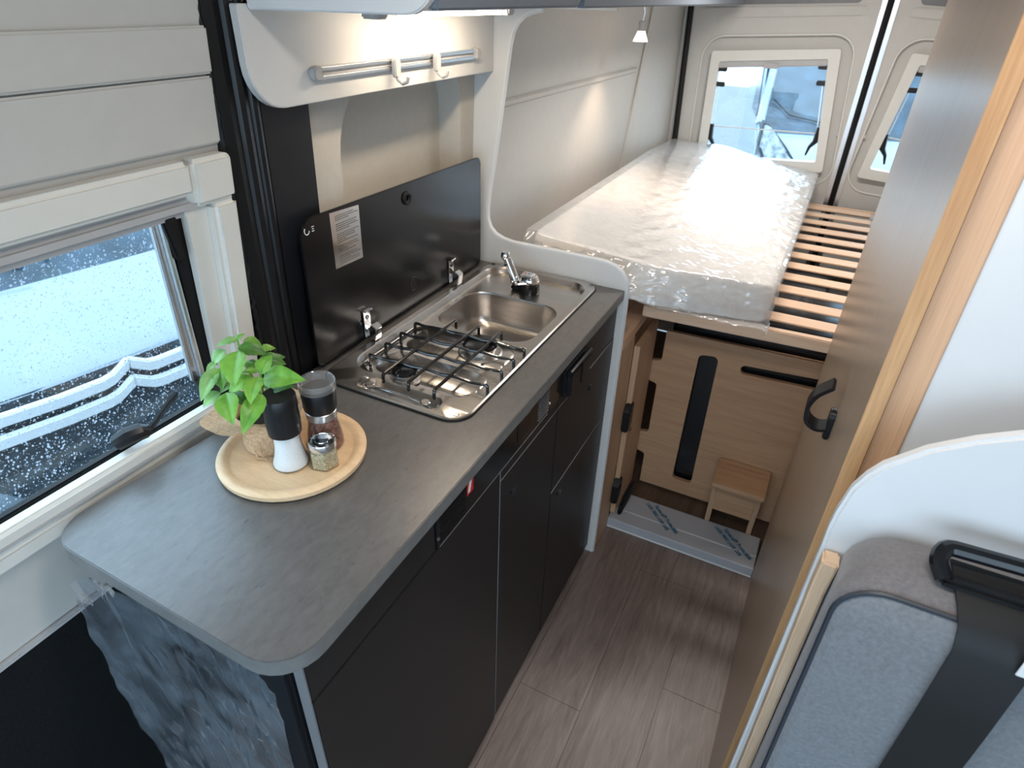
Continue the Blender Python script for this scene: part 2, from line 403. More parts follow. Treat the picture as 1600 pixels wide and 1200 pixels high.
# ---- rear doors (left and right), window frames measured on the door plane
YR = 3.2
def quad(cs, ins):      # inset quad corners: cs = BL, BR, TR, TL
    cx = sum(c[0] for c in cs)/4; cz = sum(c[1] for c in cs)/4
    return [(c[0]+(-ins if c[0] > cx else ins), c[1]+(-ins if c[1] > cz else ins)) for c in cs]
def rq(cs, r): return arc_poly([(c[0], c[1], r) for c in cs])
wf = [(-.592, .955), (-.030, .985), (-.088, 1.472), (-.606, 1.436)]
def rear_door(idx, mir):
    mx = lambda x: .04-(x-.04) if mir else x
    f = [(mx(x), z) for x, z in wf]
    if mir: f = [f[1], f[0], f[3], f[2]]
    mould = [(x+(.045 if x > sum(c[0] for c in f)/4 else -.045), z+(.055 if z > 1.2 else -.06)) for x, z in f]
    d0, d1 = (mx(.022), mx(-.80)); a, c = min(d0, d1), max(d0, d1)
    d = struct(MB().prism([(a, .04), (c, .04), (c, 1.91), (a, 1.91)], YR, YR+.02, 'y', [rq(mould, .09)]).bevel(.003, 1, .9).build('door_%d' % idx, 'wall', None))
    MB().prism(rq(mould, .09), YR+.018, YR+.04, 'y', [rq(quad(f, .012), .02)]).build('window_recess', 'wall', d)
    MB().tube([(x, YR-.001, z) for x, z in rq([(q[0], q[1]) for q in mould], .09)], .004, 6, True).build('moulding_lip', 'white_trim', d)
    pk = [(mx(-.67), 1.557), (mx(-.035), 1.592), (mx(-.04), 1.625), (mx(-.675), 1.598)]
    MB().prism(rq(pk, .018), YR-.006, YR+.001, 'y').bevel(.002).build('pocket_flap', 'wall', d)
    MB().prism(rq([(mx(-.64), 1.608), (mx(-.06), 1.634), (mx(-.06), 1.80), (mx(-.64), 1.80)], .02), YR-.003, YR+.001, 'y').build('pocket', 'edge_grey', d)
    for px, pz in ((-.015, 1.58), (-.012, 1.35), (-.012, 1.15)): MB().tube([(mx(px), YR-.003, pz), (mx(px), YR+.002, pz)], .007, 10).build('screw_cap', 'wall', d)
    w = struct(MB().prism(rq(f, .012), YR-.012, YR+.03, 'y', [rq(quad(f, .040), .008)]).bevel(.003).build('window_%d' % (idx+1), 'white_trim', None))
    g = quad(f, .038)
    MB().prism(rq(g, .006), YR+.018, YR+.022, 'y').build('pane', 'pane', w)
    MB().prism([(g[3][0], g[3][1]-.028), (g[2][0], g[2][1]-.028), (g[2][0], g[2][1]), (g[3][0], g[3][1])], YR-.006, YR+.012, 'y').bevel(.003).build('blind_cassette', 'grey_plastic', w)
    mxx = (g[2][0]+g[3][0])/2; mz = (g[2][1]+g[3][1])/2
    MB().box(mxx-.03, mxx+.03, YR-.012, YR-.004, mz-.034, mz-.012).bevel(.002).build('blind_grip', 'grey_plastic', w)
    MB().tube([(g[0][0], YR+.008, g[0][1]+.135), (g[1][0], YR+.008, g[1][1]+.118)], .0025, 6).build('blind_edge', 'white_trim', w)
    for s, (x0, z0), (x1, z1) in ((1, g[0], g[3]), (-1, g[1], g[2])):
        P = lambda t: (x0+(x1-x0)*t, z0+(z1-z0)*t)
        for t in (.77, .92):
            px, pz = P(t); MB().box(px, px+s*.038, YR+.0, YR+.014, pz-.010, pz+.010).bevel(.003).build('latch', 'black_plastic', w)
        a1, b1 = P(.28); a2, b2 = P(.75)
        MB().tube([(a1+s*.012, YR+.01, b1), (a2+s*.012, YR+.01, b2)], .0028, 6).build('stay_rod', 'alu', w)
        MB().tube([(a1+s*.006, YR+.006, b1+.03), (a1+s*.010, YR+.004, b1-.03), (a1+s*.028, YR+.004, b1-.055), (a1+s*.035, YR+.004, b1-.09)], [.011, .012, .007, .004], 8).build('stay_hinge', 'black_plastic', w)
    return d
rear_door(1, False); rear_door(2, True)
cs = struct(MB().tube([(.04, YR-.004, z) for z in (.3, .9, 1.4, 1.9)], .013, 8).build('trim_3', 'black_rubber', None))
for s in (-1, 1): MB().prism([(.04+s*.012, .3), (.04+s*.030, .3), (.04+s*.030, 1.9), (.04+s*.012, 1.9)], YR-.010, YR+.004, 'y').bevel(.004).build('door_edge', 'alu', cs)
struct(MB().tube([(-.708-.036*(z-1.06), YR-.016, z) for z in (.9, 1.1, 1.35, 1.6, 1.9)], .013, 8).build('trim_4', 'black_rubber', None))

# ---- sliding-door window
win = struct(MB().prism([(-.39, .975), (.64, .975), (.64, 1.008), (-.39, 1.008)], -.002, .026, wl).bevel(.006, 3).build('window_1', 'white_trim', None))
MB().prism([(-.39, 1.372), (.612, 1.372), (.612, 1.420), (-.39, 1.420)], -.002, .030, wl).bevel(.007, 3).build('frame_rail', 'white_trim', win)
MB().prism(arc_poly([(.6125, 1.352, 0), (.686, 1.352, 0), (.686, 1.4203, .012), (.6125, 1.4203, 0)]), -.002, .0303, wl).bevel(.007, 3).build('frame_corner', 'white_trim', win)
MB().prism([(.641, .975), (.686, .975), (.686, 1.3515), (.641, 1.3515)], -.002, .030, wl).bevel(.007, 3).build('frame_rail', 'white_trim', win)
MB().prism([(.604, 1.352), (.6405, 1.352), (.6405, 1.009), (.612, 1.009)], -.004, .010, wl).build('inner_jamb', 'white_trim', win)
MB().prism([(-.39, 1.338), (.636, 1.338), (.636, 1.371), (-.39, 1.371)], -.012, .018, wl).bevel(.012, 3).build('blind_cassette', 'grey_plastic', win)
MB().prism([(-.39, .983), (.64, .983), (.64, .9875), (-.39, .9875)], .024, .0285, wl).build('sill_groove', 'grey_plastic', win)
MB().prism([(-.39, 1.000), (.64, 1.000), (.64, 1.0095), (-.39, 1.0095)], -.018, -.004, wl).bevel(.002).build('rubber_gasket', 'black_rubber', win)
MB().prism([(.596, .99), (.655, .99), (.655, 1.36), (.578, 1.36)], -.0215, -.006, wl).bevel(.003).build('side_gasket', 'black_rubber', win)
pane = MB().prism([(-.39, .95), (.66, .95), (.66, 1.40), (-.39, 1.40)], -.026, -.022, wl).build('pane', 'pane', win)
MB().tube([wl(.590, 1.045, -0.006), wl(.572, 1.335, -0.006)], .0048, 8).build('stay_rod', 'alu', win)
MB().prism([(.560, 1.335), (.575, 1.338), (.588, 1.05), (.573, 1.05)], -0.020, -0.010, wl).bevel(.002).build('stay_rail', 'alu', win)
MB().prism(arc_poly([(.580, 1.275, .006), (.594, 1.275, .006), (.592, 1.345, .006), (.566, 1.345, .006)]), -0.004, 0.006, wl).bevel(.003).build('stay_bracket', 'black_plastic', win)
MB().tube([wl(.583, 1.055, -0.006), wl(.586, 1.035, 0.002), wl(.60, 1.022, 0.009), wl(.625, 1.018, 0.012)], [.012, .015, .013, .009], 10).build('stay_joint', 'black_plastic', win)
MB().tube([wl(.60, 1.045, -0.006), wl(.60, 1.045, 0.016)], .008, 10).build('stay_bolt', 'chrome', win)
MB().tube([wl(.420, 1.022, -0.006), wl(.435, 1.030, 0.004), wl(.452, 1.030, 0.010), wl(.462, 1.024, 0.012)], [.013, .015, .014, .010], 10).build('latch_body', 'black_plastic', win)
MB().ribbon([wl(.458, 1.024, 0.012), wl(.475, 1.034, 0.014), wl(.505, 1.052, 0.012), wl(.525, 1.060, 0.010)], (.004, 0, .012), .006).bevel(.001).build('latch_lever', 'black_plastic', win)
# rain on the pane: uncountable drops, one object
d = MB(); rd = random.Random(11)
def drop(y, z, r, st):
    base = Vector(wl(y, z, -.0218)); k = 7; rings = []
    for hh, rr_ in ((0, 1), (.22, .80), (.33, .42)):
        rings.append([base+Vector((hh*r, rr_*r*math.cos(2*PI*q/k), rr_*r*st*math.sin(2*PI*q/k))) for q in range(k)])
    d.loft(rings, True, True)
for i in range(8500):
    r = .0005+.0012*rd.random()**3
    drop(rd.uniform(.15, .60), rd.uniform(.985, 1.36), r, rd.uniform(.9, 1.35))
for i in range(46): drop(.235+.004*math.sin(i*.5)+.0002*i, 1.010+i*.0026, .0012, 2.0)
o = d.build('raindrops', 'raindrop', win, smooth=1.2); o['kind'] = 'stuff'

# ---- kerb step with protective film (aluminium plate)
st = thing('step_plate', 'folded metal step plate under printed protective film across the aisle floor', 'step plate', (-.13, 1.65, 0))
MB().prism([(1.643, 0), (1.643, .038), (1.645, .040), (1.700, .0412), (1.703, .0435), (1.795, .0435), (1.795, .040), (1.66, .036), (1.66, 0)], -.3905, .116, lambda u, v, w: (w, u, v)).build('plate', 'plate_film', st)
MB().tube([(-.390, 1.6425, .003), (.115, 1.6425, .003)], .003, 6).build('seal_bead', 'white_gloss', st)
for ox in (-.258, -.008):
    M = Matrix.Translation((ox, 1.776, .0438)) @ Matrix.Rotation(math.radians(-44), 4, 'Z') @ Matrix.Diagonal((1, 1.45, 1, 1))
    text_mesh('print', 'Novacel® Protection', .0168, 'blue_ink', st, M)
    M = Matrix.Translation((ox-.030, 1.774, .0438)) @ Matrix.Rotation(math.radians(-44), 4, 'Z') @ Matrix.Diagonal((1, 1.45, 1, 1))
    text_mesh('print', 'LASER FIBRE LASER CO2', .0132, 'blue_ink', st, M)

# ================================================================== KITCHEN
ZT = .977
wt = tag(MB().prism(arc_poly([(-.395, .262, .062), (-.400, 1.496, 0), (-.846, 1.496, 0), (-.826, .60, 0), (-.850, .27, .055)]), ZT-.028, ZT, 'z', [rrect(-.785, -.480, .776, 1.478, .05)]).bevel(.0022, 2, .9).build('worktop', 'worktop', None), 'slate grey kitchen worktop with rounded front corners', 'worktop')
wt.data.materials.append(MATS['worktop_edge'])
for p in wt.data.polygons:
    if abs(p.normal.z) < .93: p.material_index = 1
XF0, XF1 = -.432, -.413
def knob(par, y, z):
    MB().disc_x(XF1-.002, XF1+.007, y, z, .0085).bevel(.0015).build('knob', 'black_gloss', par)
# near unit: fridge with one tall front
k1 = thing('fridge_cabinet', 'near kitchen unit with one tall plain black front below the worktop corner', 'cabinet', (-.62, .55, 0))
box('body', 'dark_panel', k1, -.82, XF0-.001, .345, .816, .02, .875)
box('end_panel', 'front_black', k1, -.80, XF0-.001, .322, .3449, .02, .945)
MB().box(XF0, XF1, .302, .816, .018, .858).bevel(.0015).build('front_panel', 'front_black', k1)
MB().box(XF0, XF1, .302, .592, .8605, .946).bevel(.0015).build('fascia', 'front_black', k1)
MB().box(XF0+.0002, XF1-.001, .2998, .3018, .018, .946).build('edge_strip', 'edge_grey', k1)
box('corner_post', 'black_plastic', k1, -.475, -.436, .292, .321, .02, .946, .006)
# middle unit with a door
k2 = thing('door_cabinet', 'middle black kitchen unit with a narrow door and one round push knob', 'cabinet', (-.62, .96, 0))
box('body', 'dark_panel', k2, -.82, XF0-.001, .8175, 1.098, .02, .875)
dr = MB().box(XF0, XF1, .8195, 1.0985, .03, .832).bevel(.0015).build('door', 'front_black', k2); knob(dr, .872, .772)
MB().box(XF0, XF1-.001, .8195, 1.0985, .835, .858).bevel(.001).build('fascia', 'front_black', k2)
MB().box(XF1-.001, XF1+.0006, .8195, 1.0985, .8318, .8332).build('edge_strip', 'edge_grey', dr)
MB().box(XF1-.001, XF1+.0006, .8187, .8199, .03, .858).build('edge_strip', 'edge_grey', dr)
# far unit with two drawers
k3 = thing('drawer_cabinet', 'far black kitchen unit with two drawer fronts beside the white partition', 'cabinet', (-.62, 1.3, 0))
box('body', 'dark_panel', k3, -.82, XF0-.001, 1.0995, 1.4965, .02, .875)
d1 = MB().box(XF0, XF1, 1.1015, 1.4960, .580, .832).bevel(.0015).build('drawer', 'front_black', k3); knob(d1, 1.318, .772)
d2 = MB().box(XF0, XF1, 1.1015, 1.4960, .03, .576).bevel(.0015).build('drawer', 'front_black', k3); knob(d2, 1.150, .545)
MB().box(XF0, XF1-.001, 1.1015, 1.4960, .835, .946).bevel(.001).build('fascia', 'front_black', k3)
MB().box(XF1-.001, XF1+.0008, 1.1015, 1.4960, .8318, .8334).build('edge_strip', 'edge_grey', d1)
MB().box(XF1-.001, XF1+.0008, 1.1015, 1.4960, .5765, .5780).build('edge_strip', 'edge_grey', d2)
# control / vent strip under the worktop
vp = thing('vent_strip', 'glossy black fridge control strip with red label under the worktop edge', 'control panel', (-.412, .82, .862))
MB().box(XF0, XF1+.002, .5935, 1.0985, .8605, .946).bevel(.001).build('panel', 'black_gloss', vp)
MB().box(XF1+.0015, XF1+.0028, .60, 1.035, .8615, .8625).build('lower_edge', 'edge_grey', vp)
MB().box(XF1+.0018, XF1+.0026, .690, .712, .900, .934).build('red_label', 'red_label', vp)['label'] = 'red label with white mark'
MB().prism([(.692, .905), (.700, .905), (.706, .928), (.698, .928)], XF1+.0026, XF1+.0029, 'x').build('label_mark', 'white_label', vp)
for i in range(9): MB().box(XF1+.001, XF1+.0045, .985, 1.034, .872+i*.0072, .8748+i*.0072).build('vent_slat', 'underbed_grey', vp)
for i in range(14): MB().box(XF1+.001, XF1+.0030, .605, .686, .868+i*.0052, .8702+i*.0052).build('vent_slat', 'black_plastic', vp)
for y in (.598, 1.045): MB().disc_x(XF1+.001, XF1+.0035, y, .882, .003, 10).build('screw', 'alu', vp)
MB().box(XF1+.0015, XF1+.0030, .885, .945, .885, .925).build('display', 'lid_glass', vp)
# socket module
so = thing('socket', 'black double power socket with hinged cover on the kitchen front', 'socket', (-.41, 1.19, .85))
MB().box(XF1, XF1+.008, 1.118, 1.252, .852, .928).bevel(.003).build('plate', 'black_plastic', so)
for a in (1.124, 1.190): MB().box(XF1+.0082, XF1+.020, a, a+.058, .858, .916).bevel(.003).build('cover', 'black_plastic', so)
MB().tube([(XF1+.016, 1.122, .921), (XF1+.016, 1.249, .921)], .006, 8).build('hinge', 'black_gloss', so)

# plastic film hanging at the worktop end
wv = wig(5)
def filmf(u, v):
    u0 = u; u = min(1, max(0, u+.02*math.sin(PI*u)*wv(v, u, 3)))
    top = .885+.075*min(1, u/.28) if u < .28 else .960-.045*max(0, (u-.45)/.55)
    top = min(top, .944)
    x = -.834+.05*v*v+(.405-.04*v)*u; z = top-(top-.26)*v
    fold = .014*wv(u*2.6-v*1.1, .3*v, 5.5)+.012*wv(u*1.2, v*.6, 3.2)*min(1, .25+v*2)+.007*(1-abs(wv(u*3-v*1.4, v*.5, 9)))+.005*(1-abs(wv(u*1.6-v*.8, v*1.1, 16)))+.003*wv(u*2, v*2, 22)
    return (x+.010*wv(u, v, 4), .262-.012*v+fold*.8, z+.004*math.sin(23*u))
tag(MB().grid(110, 110, filmf).build('plastic_sheet', 'film', None, smooth=1.2), 'crumpled clear plastic sheet hanging below the near end of the worktop', 'plastic sheet')

# ------------------------------------------------------------------ hob and sink
hs = thing('hob_sink_unit', 'stainless steel two-burner hob and sink combination set in the worktop', 'hob sink', (-.632, 1.13, ZT))
R_out = rrect(-.797, -.468, .769, 1.490, .045); R_in = rrect(-.779, -.486, .834, 1.470, .055)
deck = rrect(-.771, -.494, .842, 1.462, .05); bowl = rrect(-.757, -.503, 1.108, 1.326, .055)
trough = rrect(-.722, -.532, .780, .822, .018)
b = MB()
b.loft([[(x, y, ZT) for x, y in R_out], [(x, y, ZT+.004) for x, y in R_out], [(x+.003*(1 if x < -.632 else -1), y+.003*(1 if y < 1.13 else -1), ZT+.0062) for x, y in R_out]])
b.flat([(x+.003*(1 if x < -.632 else -1), y+.003*(1 if y < 1.13 else -1)) for x, y in R_out], ZT+.0062, 'z', [R_in, trough])
b.loft([[(x, y, ZT+.0062) for x, y in R_in], [(x+(-.632-x)*.02, y+(1.15-y)*.008, ZT+.002) for x, y in R_in], [(x, y, ZT-.008) for x, y in deck]]) if len(R_in) == len(deck) else None
b.flat(deck, ZT-.008, 'z', [bowl])
bz = []
for s, z in ((1, -.008), (.993, -.0092), (.987, -.012), (.983, -.017), (.970, -.045), (.955, -.070), (.935, -.080), (.90, -.087), (.84, -.091)):
    bz.append([(-.63+(x+.63)*s, 1.217+(y-1.217)*s, ZT+z) for x, y in bowl])
b.loft(bz, False, True)
tz = []
for s, z in ((1, .0062), (.96, .001), (.93, -.010), (.82, -.014)): tz.append([(-.627+(x+.627)*(1-(1-s)*.35), .801+(y-.801)*s, ZT+z) for x, y in trough])
b.loft(tz, False, True)
b.build('body', 'steel', hs, smooth=.5, dbl=True)
MB().prism(rrect(-.7995, -.4655, .7665, 1.4925, .047), ZT, ZT+.0028, 'z', [rrect(-.790, -.475, .776, 1.483, .04)]).build('gasket', 'black_rubber', hs)
for (a, c) in ((.862, .955), (.972, 1.078)):
    MB().loft([[(x, y, ZT-.0079) for x, y in rrect(-.742, -.505, a, c, .03)], [(x, y, ZT-.0055) for x, y in rrect(-.738, -.509, a+.004, c-.004, .028)]], False, True).build('pressed_plate', 'steel', hs)
for x, y in ((-.780, 1.473), (-.486, 1.472), (-.490, .789)): MB().lathe([(.0055, .0062), (.0045, .0068), (.003, .005)], (x, y, ZT), 14, False, True).build('screw_hole', 'black_plastic', hs)
MB().tube([(-.705, .797, ZT-.003), (-.66, .796, ZT+.004), (-.60, .795, ZT+.004), (-.548, .794, ZT-.003)], .0026, 8).build('lift_bar', 'chrome', hs)
for x in (-.690, -.562): MB().lathe([(.002, .005), (.009, .0045), (.010, .006), (.008, .0075)], (x, .797, ZT), 16, True, True).build('bar_paddle', 'steel', hs)
def burner(x, y, r):
    br = MB().lathe([(r*1.35, -.0055), (r*1.25, -.003), (r*.90, -.002), (r*.90, .004), (r*.98, .005), (r*1.0, .0115), (r*.9, .012)], (x, y, ZT), 28, True, True).build('burner', 'burner_alu', hs, smooth=.5)
    MB().lathe([(r*1.06, .0122), (r*1.08, .0145), (r*1.0, .0175), (r*.7, .0188), (r*.2, .0192)], (x, y, ZT), 28, True, True).build('cap', 'black_gloss', br)
burner(-.653, .861, .024); burner(-.576, 1.032, .036)
# dark glass lid held upright on two chrome hinges
ld = MB().prism(arc_poly([(.790, .985, .02), (1.452, .985, .02), (1.452, 1.275, .02), (.797, 1.283, .035)]), -.815, -.809, 'x').bevel(.0012).build('lid', 'lid_glass', hs); ld['label'] = 'dark glass lid standing upright'
MB().lathe([(.010, 0), (.010, .001)], (0, 0, 0), 8).bm.free()
bz = [(1.119+.0105*math.cos(2*PI*q/20), 1.2475+.0105*math.sin(2*PI*q/20)) for q in range(20)]
MB().tube([(-.8075, y, z) for y, z in bz], .0045, 8, True).build('rubber_buffer', 'black_rubber', ld)
bz = [(1.127+.016*math.cos(2*PI*q/20), 1.045+.016*math.sin(2*PI*q/20)) for q in range(20)]
MB().tube([(-.8088, y, z) for y, z in bz], .0012, 6, True).build('suction_mark', 'black_plastic', ld)
sk = MB().prism([(.8740, 1.168), (.9565, 1.166), (.9590, 1.273), (.8745, 1.2775)], -.8090, -.8084, 'x').build('sticker', 'steel_sticker', ld); sk['label'] = 'silver instruction sticker'
pr = MB(); rs = random.Random(2)
for i in range(25):
    if i in (3, 8, 14, 19): continue
    z = 1.268-i*.0039; L_ = rs.choice((.050, .056, .058, .060)) if i % 5 != 2 else rs.uniform(.02, .035)
    y = .888
    while y < .888+L_:
        w = rs.uniform(.002, .007); pr.box(-.8084, -.8082, y, y+w, z-.0011, z+.0002); y += w+.0012
pr.build('printed_lines', 'ink', sk, smooth=0)['kind'] = 'stuff'
MB().tube([(-.8083, .812+.006*math.cos(a), 1.262+.007*math.sin(a)) for a in [PI*.75+i*.25 for i in range(16)]], .0009, 6).build('corner_mark', 'white_label', ld)
for dy, dz, w in ((.022, .004, .006), (.023, .000, .004), (.022, -.004, .006)): MB().box(-.8088, -.8083, .803+dy, .803+dy+w, 1.262+dz-.0008, 1.262+dz+.0006).build('corner_print', 'white_label', ld)
for y in (.945, 1.290):
    h = MB().box(-.8085, -.8045, y-.011, y+.011, .990, 1.053).bevel(.001).build('hinge', 'chrome', hs)
    MB().box(-.8045, -.798, y-.011, y+.011, 1.051, 1.054).build('hinge_lip', 'chrome', h)
    MB().prism([(-.8045, 1.008), (-.792, 1.022), (-.780, 1.014), (-.785, .985), (-.8045, .983)], y-.004, y+.018, 'y').bevel(.0015).build('hinge_block', 'chrome', h)
    MB().disc_x(-.8046, -.8025, y, 1.036, .005, 14).build('rivet', 'black_gloss', h)
# wire pan support (lifts off)
gr = thing('pan_support', 'black wire pan support resting over the two gas burners', 'pan support', (-.61, .95, ZT))
def rc(path, r=.006, k=3):
    P = [Vector(p) for p in path]; out = [P[0]]
    for a, p, c in zip(P, P[1:], P[2:]):
        for i in range(k+1):
            t = i/k; p1 = p+(a-p).normalized()*r; p2 = p+(c-p).normalized()*r
            out.append(p1.lerp(p, t).lerp(p.lerp(p2, t), t))
    return out+[P[-1]]
for ya, yb in ((.868, .881), (.9225, .940), (.977, .993), (1.032, 1.043)):
    mid = []
    for i in range(9):
        t = i/8; mid.append((-.744+.268*t, ya+(yb-ya)*t, 1.0-.0035*abs(math.sin(t*4*PI))))
    MB().tube(rc([(-.744, ya, ZT-.006)]+mid+[(-.476, yb, ZT-.004)]), .0034, 8).build('wire', 'black_wire', gr)
for x in (-.669, -.610, -.5525):
    MB().tube(rc([(x, .813, ZT+.007), (x, .813, 1.0025), (x, 1.086, 1.0025), (x, 1.086, ZT+.004)]), .0034, 8).build('wire', 'black_wire', gr)
MB().tube(rc([(-.735, .846, ZT-.005), (-.760, .862, ZT-.005), (-.760, 1.05, ZT-.005), (-.74, 1.075, ZT-.004), (-.49, 1.088, ZT-.004)]), .0034, 8).build('wire', 'black_wire', gr)
# tap
tp = thing('tap', 'folded chrome mixer tap with black base on the sink ledge', 'tap', (-.628, 1.385, ZT-.008))
MB().lathe([(.026, 0), (.027, .004), (.026, .022), (.022, .026)], (-.622, 1.378, ZT-.0078), 24, True, True).build('base', 'black_gloss', tp)
hd = MB().lathe([(.020, 0), (.024, .002), (.0245, .010), (.020, .018), (.010, .022)], (-.622, 1.378, ZT+.0185), 24, True, True).build('lever_dome', 'chrome', tp)
MB().box(-.641, -.609, 1.357, 1.385, ZT+.0400, ZT+.0445).bevel(.002).build('lever_plate', 'alu', hd)
for dx, mt in ((-.632, 'red_label'), (-.622, 'blue_ink')): MB().lathe([(.003, 0), (.003, .0005)], (dx, 1.372, ZT+.0446), 10, True, True).build('temperature_dot', mt, hd)
MB().tube(rc([(-.648, 1.355, ZT+.024), (-.662, 1.345, ZT+.026), (-.640, 1.335, ZT+.026), (-.618, 1.350, ZT+.026)], .005), .0022, 8).build('lever_loop', 'chrome', hd)
MB().box(-.672, -.640, 1.366, 1.394, ZT-.008, ZT+.006).bevel(.004).build('spout_foot', 'black_gloss', tp)
MB().tube([(-.660, 1.381, ZT+.004), (-.668, 1.383, ZT+.018), (-.682, 1.386, ZT+.044), (-.694, 1.388, ZT+.066)], [.0115, .012, .0115, .0105], 16).build('spout', 'chrome', tp)
MB().lathe([(.001, -.0125), (.008, -.011), (.0125, -.004), (.0128, .003), (.009, .0105), (.001, .0130)], (-.699, 1.388, ZT+.074), 18, True, True).build('spout_head', 'chrome', tp)
MB().tube([(-.690, 1.388, ZT+.052), (-.692, 1.388, ZT+.056)], .0125, 14).build('spout_ring', 'black_gloss', tp)

# ------------------------------------------------------------------ things on the worktop
TX, TY = -.668, .568
tr = MB().lathe([(.094, 0), (.110, .001), (.117, .005), (.118, .013), (.114, .0165), (.105, .0168), (.099, .0125), (.094, .0115), (.04, .0112)], (TX, TY, ZT), 64, True, True).build('tray', 'tray_wood', None, smooth=.7)
tag(tr, 'round light wooden serving tray with raised rim on the worktop', 'tray')
ZB = ZT+.0114
# salt mill
s1 = thing('salt_mill', 'glass mill of white salt with black cap at the front of the tray', 'mill', (-.644, .538, ZB))
SX, SY = -.646, .541
MB().lathe([(.0265, 0), (.0285, .003), (.0285, .009), (.0245, .020), (.0215, .036), (.0205, .052), (.0215, .066)], (SX, SY, ZB), 28, True).build('glass', 'jar_glass', s1)
MB().lathe([(.0250, .0025), (.0268, .004), (.0268, .009), (.0230, .020), (.0200, .036), (.0192, .052), (.0198, .062)], (SX, SY, ZB), 28, True, True).build('salt', 'salt', s1)
MB().lathe([(.0225, .062), (.0250, .064), (.0262, .085), (.0252, .106), (.0255, .108), (.0258, .128), (.0245, .1305), (.010, .1295)], (SX, SY, ZB), 32, True, True).build('cap', 'black_plastic', s1)
# pepper mill
s2 = thing('pepper_mill', 'glass mill of brown coarse crystals with clear lid and steel ring', 'mill', (-.630, .606, ZB))
PX, PY = -.632, .607
MB().lathe([(.0275, 0), (.0300, .003), (.0300, .012), (.0275, .028), (.0240, .045), (.0225, .060)], (PX, PY, ZB), 28, True).build('glass', 'jar_glass', s2)
MB().lathe([(.0260, .0025), (.0284, .004), (.0284, .012), (.0260, .028), (.0225, .045), (.0215, .055)], (PX, PY, ZB), 28, True, True).build('crystals', 'pink_salt', s2)
MB().lathe([(.0235, .057), (.0245, .058), (.0245, .070), (.0235, .071)], (PX, PY, ZB), 28, True, True).build('steel_ring', 'alu', s2)
MB().lathe([(.0240, .071), (.0262, .075), (.0275, .105), (.0268, .109), (.010, .107)], (PX, PY, ZB), 28, True, True).build('grinder', 'black_plastic', s2)
MB().lathe([(.0255, .1095), (.0288, .110), (.0290, .124), (.0280, .1255), (.0265, .124), (.0255, .114), (.005, .1125)], (PX, PY, ZB), 32, True, True).build('clear_lid', 'clear_plastic', s2)
# small square spice jar
s3 = thing('spice_jar', 'small hexagonal glass jar of dried herbs with steel lid', 'jar', (-.598, .565, ZB))
JX, JY = -.598, .5655
hexa = lambda r, h, k=6, ph=.25: [(JX+r*math.cos(ph+2*PI*q/k), JY+r*math.sin(ph+2*PI*q/k), ZB+h) for q in range(k)]
MB().loft([hexa(.0215, 0), hexa(.0235, .002), hexa(.0235, .030), hexa(.019, .037)], True).build('glass', 'jar_glass', s3, smooth=.3)
MB().loft([hexa(.0205, .0015), hexa(.0222, .003), hexa(.0222, .030), hexa(.017, .035)], True, True).build('herbs', 'herbs', s3, smooth=.3)
MB().lathe([(.0195, .036), (.0212, .037), (.0214, .046), (.0205, .0485), (.0165, .0490), (.0160, .0478), (.0105, .0478), (.0100, .0490), (.004, .0492)], (JX, JY, ZB), 32, True, True).build('lid', 'chrome', s3)
# basil in a burlap-wrapped pot
pl = thing('potted_basil', 'green basil plant in a burlap-wrapped pot at the back of the tray', 'plant', (-.715, .568, ZB))
QX, QY = -.715, .570
wb2 = wig(9)
def wrap(prof, seg, amp, sd):
    loops = []
    for r, h in prof:
        loops.append([(QX+(r+amp*wb2(math.cos(a)*1.5+sd, math.sin(a)*1.5+h*20, 2.5)*(1 if h > .012 else .2))*math.cos(a), QY+(r+amp*wb2(math.cos(a)*1.5+sd, math.sin(a)*1.5+h*20, 2.5)*(1 if h > .012 else .2))*math.sin(a), ZB+h) for a in [2*PI*q/seg for q in range(seg)]])
    return loops
MB().loft(wrap([(.036, 0), (.043, .002), (.044, .012), (.041, .026), (.043, .032), (.047, .050), (.049, .066), (.046, .067), (.044, .055)], 40, .0022, 0), True).build('burlap_wrap', 'burlap', pl, smooth=1)
cl = []
for rr_, hh in ((.0485, .050), (.053, .062), (.060, .068), (.061, .070), (.052, .066), (.046, .058)):
    lp = []
    for q in range(48):
        a = 2*PI*q/48; ex = max(0, math.cos(a-3.75))**2
        r = rr_+(rr_-.046)*ex*2.6+.0025*math.sin(7*a+hh*90); lp.append((QX+r*math.cos(a), QY+r*math.sin(a), ZB+hh-.018*ex*(rr_ > .05)*1+.003*math.sin(5*a)))
    cl.append(lp)
MB().loft(cl).build('burlap_collar', 'burlap', pl, smooth=1)
MB().tube([(QX+(.0425)*math.cos(a), QY+.0425*math.sin(a), ZB+.028+.002*math.sin(3*a)) for a in [2*PI*q/36 for q in range(36)]], .0016, 6, True).build('twine', 'burlap', pl)
MB().tube([(QX+.02, QY-.042, ZB+.027), (QX+.028, QY-.050, ZB+.016), (QX+.034, QY-.045, ZB+.006), (QX+.024, QY-.053, ZB+.010), (QX+.014, QY-.050, ZB+.022)], .0016, 6).build('twine_bow', 'burlap', pl)
MB().lathe([(.044, .052), (.03, .055), (.01, .056)], (QX, QY, ZB), 24, True, True).build('soil', 'soil', pl)
